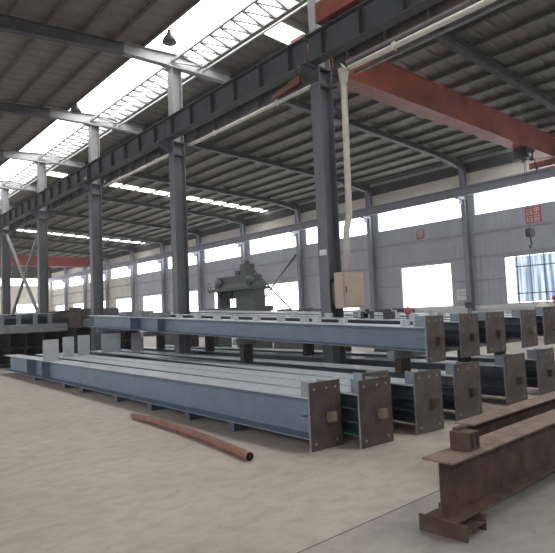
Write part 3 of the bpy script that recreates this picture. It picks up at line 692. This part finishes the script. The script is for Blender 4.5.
for y, w_ in ((.55, .12), (.95, .12), (1.3, .10)):
    MB().box(-.2, .2, y - w_ / 2, y + w_ / 2, 2.38, 2.72, 'machine').tube([(0, y, 2.38), (-.05, y + .06, 2.25), (0, y, 2.1)], .04, 'machine', 8).build('welding_head', g, bevel=.01)
for y in (.7, 1.15): MB().tube([(-.25, y, 2.72), (-.32, y + .15, 2.5), (-.28, y + .25, 2.35), (-.25, y + .1, 2.1)], .03, 'machine', 8).build('cable', g, True)
MB().box(-.5, .5, -1.3, 2.5, 1.75, 1.98, 'machine').box(-.45, .45, -1.2, -.9, 0, 1.75, 'machine').box(-.45, .45, 2.1, 2.4, 0, 1.75, 'machine').build('work_table', g, bevel=.01)
# dark workbench row between machine and wall column
for i, (x, y, w, h_, k, lb) in enumerate(((14.5, 24.5, 2.6, 1.75, 'machine2', 'low grey machine box far behind the top beam, left of the gantry machine'),
                                      (14.0, 14.6, 2.4, 1.78, 'machine2', 'low grey machine box behind the top beam, right of the gantry machine'),
                                      (16.5, 12.2, 1.6, 1.62, 'machine', 'dark machine box behind the top beam below the white window'))):
    r = empty('machine_box', (x, y, 0), lb, 'machine')
    MB().box(-.4, .4, -w / 2, w / 2, 0, h_ - .25, k).build('body', r, bevel=.02)
    for j in range(4): MB().box(-.3, .2, -w / 2 + .1 + j * w / 4, -w / 2 + .1 + j * w / 4 + w / 7, h_ - .25, h_ - .05 + .05 * (j % 2), k).build('clamp', r, bevel=.01)
# small things standing on the second upper beam
def ztop2(y): return .955 + .40 + .04 * (y - 4.52)
pt = empty('signal_post', (7.98, 5.64, ztop2(5.64)), 'stubby grey post with a round pinkish red cap on the second upper beam', 'post')
MB().tube([(0, 0, 0), (0, 0, .12)], .04, 'steel', 12).build('pole', pt, True)
MB().tube([(0, 0, .10), (0, 0, .13), (0, 0, .20), (0, 0, .23)], .1, 'lampred', 14, rs=[.03, .075, .07, .02]).build('cap', pt, True)
for i, (y, w_) in enumerate(((6.05, .16), (6.55, .2))):
    o = MB().box(-.08, .08, -w_ / 2, w_ / 2, 0, .14, 'machine').box(-.04, .04, -.03, .03, .14, .18, 'machine').build('clamp_block', bevel=.01); o.location = (7.98, y, ztop2(y) + .006)
    tag(o, 'dark clamp block on the second upper beam, ' + ('next to the red capped post', 'farther from the red capped post')[i], 'clamp', 'clamp blocks on the upper beam')
# sack on the top right beam
sv = []
for (rr, z) in ((.13, 0), (.14, .08), (.11, .18), (.03, .24)): sv.append((rr, z))
o = MB().tube([(0, 0, z) for _, z in sv], .1, 'sack', 14, rs=[r_ for r_, _ in sv]).build('sack', smooth=True); o.location = (11.02, 4.62, 1.37)
tag(o, 'small pale sack lying on the rust brown beam at the right edge', 'sack')
# ------------------------------------------------------------------ worker at the right edge
def skin_mesh(name, verts, edges, k, parent, lv=2, root=0):
    me = bpy.data.meshes.new(name); me.from_pydata([v[:3] for v in verts], edges, []); o = bpy.data.objects.new(name, me); col.objects.link(o); o.parent = parent
    me.materials.append(M[k]); sm = o.modifiers.new('skin', 'SKIN')
    for i, v in enumerate(verts):
        sv = me.skin_vertices[0].data[i]; sv.radius = (v[3], v[4] if len(v) > 4 else v[3]); sv.use_root = (i == root)
    sm.use_smooth_shade = True
    sb = o.modifiers.new('sub', 'SUBSURF'); sb.levels = lv; sb.render_levels = lv
    return o
P = empty('person', (17.0, 6.72, 0), 'person in dark red jacket and red cap at the right edge behind the beams', 'person')
P.rotation_euler = (0, 0, math.radians(35))
bv = [(0, 0, .95, .15, .11), (0, 0, 1.15, .145, .10), (0, .0, 1.36, .17, .11), (0, 0, 1.48, .06, .06), (0, .01, 1.55, .055, .055), (0, .015, 1.63, .085, .098), (0, .01, 1.71, .08, .092),
      (.2, 0, 1.42, .06), (.26, -.02, 1.15, .045), (.24, -.10, .92, .035), (.24, -.13, .84, .035, .02),
      (-.2, 0, 1.42, .06), (-.26, -.02, 1.15, .045), (-.24, -.10, .92, .035), (-.24, -.13, .84, .035, .02),
      (.10, 0, .85, .095), (.11, -.02, .48, .062), (.11, .01, .10, .045), (.11, -.12, .04, .045, .035),
      (-.10, 0, .85, .095), (-.11, .0, .48, .062), (-.11, .03, .10, .045), (-.11, -.10, .04, .045, .035)]
be = [(0, 1), (1, 2), (2, 3), (3, 4), (4, 5), (5, 6), (2, 7), (7, 8), (8, 9), (9, 10), (2, 11), (11, 12), (12, 13), (13, 14), (0, 15), (15, 16), (16, 17), (17, 18), (0, 19), (19, 20), (20, 21), (21, 22)]
skin_mesh('body', bv, be, 'skin', P)
jv = [(0, 0, .93, .165, .125), (0, 0, 1.15, .165, .12), (0, 0, 1.37, .185, .125), (0, 0, 1.46, .09, .08), (.215, 0, 1.41, .075), (.27, -.02, 1.15, .06), (.25, -.095, .94, .05), (-.215, 0, 1.41, .075), (-.27, -.02, 1.15, .06), (-.25, -.095, .94, .05)]
skin_mesh('jacket', jv, [(0, 1), (1, 2), (2, 3), (2, 4), (4, 5), (5, 6), (2, 7), (7, 8), (8, 9)], 'cloth', P)
tv = [(0, 0, .93, .16, .12), (.10, 0, .83, .108), (.11, -.02, .48, .078), (.11, .01, .10, .065), (-.10, 0, .83, .108), (-.11, 0, .48, .078), (-.11, .03, .10, .065)]
skin_mesh('trousers', tv, [(0, 1), (1, 2), (2, 3), (0, 4), (4, 5), (5, 6)], 'trouser', P)
MB().tube([(0, .01, 1.69), (0, .01, 1.74), (0, .01, 1.79), (0, .01, 1.81)], .1, 'cap', 16, rs=[.104, .108, .08, .02]).box(-.07, .07, -.19, -.08, 1.69, 1.70, 'cap').build('cap', P, True)
for s in (-1, 1):
    for j in range(4):
        x = s * .24 + (j - 1.5) * .018
        MB().tube([(x, -.135, .83), (x, -.15, .79), (x, -.145, .755 + .008 * abs(j - 1.5))], .008, 'skin', 6).build('finger', P, True)
    MB().tube([(s * .21, -.13, .86), (s * .195, -.155, .82)], .009, 'skin', 6).build('thumb', P, True)
MB().box(-.012, .012, -.112, -.08, 1.60, 1.635, 'skin').build('nose', P, bevel=.006)
for s in (-1, 1):
    MB().box(s * .035 - .012, s * .035 + .012, -.093, -.085, 1.645, 1.655, 'black').build('eye', P)
    MB().box(s * .085 - .008, s * .085 + .008, -.01, .03, 1.61, 1.67, 'skin').build('ear', P, bevel=.006)
# ------------------------------------------------------------------ light and camera
w = bpy.data.worlds.new('world'); S.world = w; w.use_nodes = True
bg = w.node_tree.nodes['Background']; bg.inputs['Color'].default_value = (.93, .97, 1, 1); bg.inputs['Strength'].default_value = .5
cam = bpy.data.cameras.new('camera'); co = bpy.data.objects.new('camera', cam)
# thin even haze added to the hall air to soften contrast
vs_ = w.node_tree.nodes.new('ShaderNodeVolumeScatter'); vs_.inputs['Density'].default_value = .0011; vs_.inputs['Color'].default_value = (.96, .97, 1, 1)
w.node_tree.links.new(vs_.outputs[0], w.node_tree.nodes['World Output'].inputs['Volume']); col.objects.link(co)
yaw, pitch, roll, f = 0.723374, 0.068680, -0.042560, 543.876
F = Vector((math.sin(yaw) * math.cos(pitch), math.cos(yaw) * math.cos(pitch), math.sin(pitch)))
R0 = Vector((math.cos(yaw), -math.sin(yaw), 0)); U0 = R0.cross(F)
R = R0 * math.cos(roll) + U0 * math.sin(roll); U = -R0 * math.sin(roll) + U0 * math.cos(roll)
co.matrix_world = Matrix.Translation((0, 0, 1.6)) @ Matrix((R, U, -F)).transposed().to_4x4()
cam.sensor_fit = 'HORIZONTAL'; cam.sensor_width = 36; cam.lens = 36 * f / 555; cam.clip_start = .05; cam.clip_end = 300
S.camera = co
S.view_settings.view_transform = 'Standard'; S.view_settings.look = 'None'; S.view_settings.gamma = 1
S.view_settings.use_curve_mapping = False; S.view_settings.exposure = 2.18
S.cycles.max_bounces = 8; S.cycles.diffuse_bounces = 5
